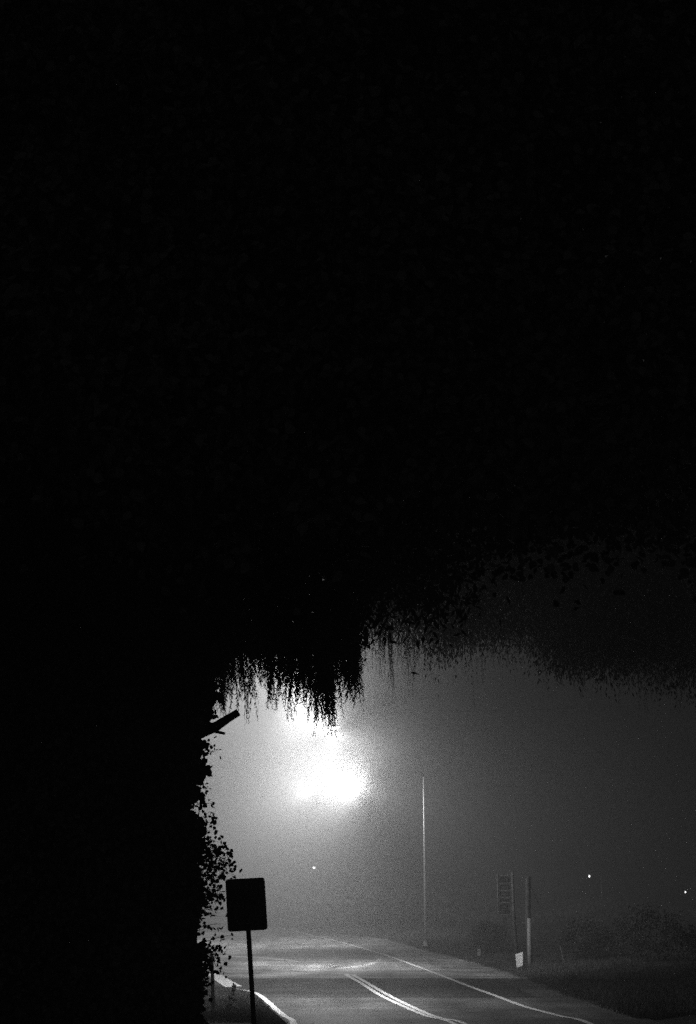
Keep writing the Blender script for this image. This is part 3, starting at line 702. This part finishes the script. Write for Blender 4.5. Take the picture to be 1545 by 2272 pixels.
# rough bushes on the right verge
def bush(x, D, h, rad, label, n=130):
    g0 = gz(x, D); root = empty('verge_bush', (x, D, g0)); tag(root, label, 'bush', 'rough bushes along the right verge')
    m = MB()
    for k in range(14):
        a = random.uniform(0, 6.28); limb(m, (rad * .15 * math.cos(a), rad * .15 * math.sin(a), -.1), (rad * .75 * math.cos(a), rad * .75 * math.sin(a), h * random.uniform(.6, 1)), .018, .005, .12, 4, 5)
    m.build('stems', M['bark'], root)
    p = rng.normal(size=(n, 3)); p /= np.linalg.norm(p, axis=1, keepdims=True); p *= rng.uniform(.3, 1, (n, 1)) ** .5
    C = p * np.array([rad, rad, h * .5]) + np.array([0, 0, h * .5]); P = np.repeat(C, 30, 0) + rng.normal(size=(n * 30, 3)) * .13; P = P[P[:, 2] > 0]; s = rng.uniform(.6, 1.3, len(P))
    np_mesh('foliage', leaves(P, rng.normal(size=P.shape), .09 * s, .05 * s, HEART), 6, M['bark'], root)
bush(10.3, 64, 1.6, 1.2, 'rough bush just right of the utility pole')
bush(12.2, 60, 2.1, 1.5, 'taller rough bush beside the slanting guy wire guard')
bush(14.0, 57, 1.6, 1.5, 'broad rough bush between the guy wire guard and the right edge')
bush(12.6, 48, 1.2, 1.2, 'low rough bush nearest the right edge of the photo')
bush(6.7, 70, 1.5, .9, 'dim bush left of the ladder-like board sign')

# far-off wood beyond the brow, thinning upwards
n = 60000
X = rng.uniform(-40, 48, n); Y = rng.uniform(121, 140, n); top_ = 1.0 + .5 * np.sin(X * .35) + .3 * np.sin(X * .9 + 1) + 1.6 * (1 - sstep(2, 14, X))
Z = ground_z(X, Y) + (top_ - ground_z(X, Y)) * rng.random(n) ** .8; P = np.stack([X, Y, Z], -1)
o = np_mesh('distant_wood', leaves(P, rng.normal(size=P.shape), np.full(n, .42), np.full(n, .3), HEART), 6, M['leaf'])
tag(o, 'low dark distant wood dissolving in the fog beyond the brow of the road', 'wood', kind='stuff')

# ---------------------------------------------------------------- grass
def blades(name, P, h, wd, m, lean=.5):
    n = len(P); d = rng.normal(size=(n, 3)) * lean; d[:, 2] = 1
    s = rng.uniform(.4, 1.3, n)
    V = leaves(P, d, h * s, np.full(n, wd), [(0, .5), (1, 0), (0, -.5)])
    o = np_mesh(name, V, 3, m); tag(o, kind='stuff'); return o
n = 60000
Y = 38 + 70 * rng.random(n) ** 1.5; off = rng.exponential(2.6, n) ** 1.0 - .25; X = right_edge(Y) + off
ok = (np.sin(X * 2.1 + Y * .7) * np.sin(Y * 1.3 - X) + rng.normal(0, .5, n)) > -.35
X, Y = X[ok], Y[ok]; P = np.stack([X, Y, ground_z(X, Y) - .01], -1)
g = blades('verge_grass', P, .24, .022, M['grass']); tag(g, 'rough grass of the verge along the right side of the road', 'grass')
n = 40000
Y = rng.uniform(36, 49, n); X = left_edge(Y) - .02 - rng.exponential(1.3, n)
P = np.stack([X, Y, ground_z(X, Y) - .01], -1)
g = blades('verge_grass', P, .13, .016, M['grass']); tag(g, 'short grass at the lower left beside the curved white edge line', 'grass')

# a thin weed beside the sign
def weed():
    b = gr(508, 2250); D = b[1]; root = empty('weed', (b[0], D, gz(b[0], D))); o = root.location
    tag(root, 'thin tall weed standing in the grass between the wooden post and the road sign', 'plant')
    P = [at(x, y, D) - o for x, y in ((508, 2250), (505, 2232), (512, 2215), (520, 2200), (524, 2186))]; P[0] = Vector((0, 0, -.03))
    m = MB(); m.tube(P, [.014, .012, .01, .008, .005], 5); m.build('stem', M['bark'], root)
    C = np.array([tuple(P[j].lerp(P[j + 1], random.random()) + Vector(rng.normal(size=3) * .03)) for j in range(4) for _ in range(10)])
    np_mesh('leaves', leaves(C, rng.normal(size=C.shape), np.full(len(C), .12), np.full(len(C), .06), HEART), 6, M['leaf'], root)
weed()

# ---------------------------------------------------------------- fog
m = bpy.data.materials.new('fog'); m.use_nodes = True; t = m.node_tree; t.nodes.clear()
pv = t.nodes.new('ShaderNodeVolumePrincipled'); ou = t.nodes.new('ShaderNodeOutputMaterial')
pv.inputs['Color'].default_value = (.97, .97, .97, 1); pv.inputs['Density'].default_value = FOG_DENSITY; pv.inputs['Anisotropy'].default_value = FOG_G
t.links.new(pv.outputs[0], ou.inputs['Volume'])
mb = MB(); mb.box((0, 270, 15), (1210, 670, 50)); hz = mb.build('haze', m); tag(hz, 'night fog lit by the street lamp', 'fog', kind='stuff')
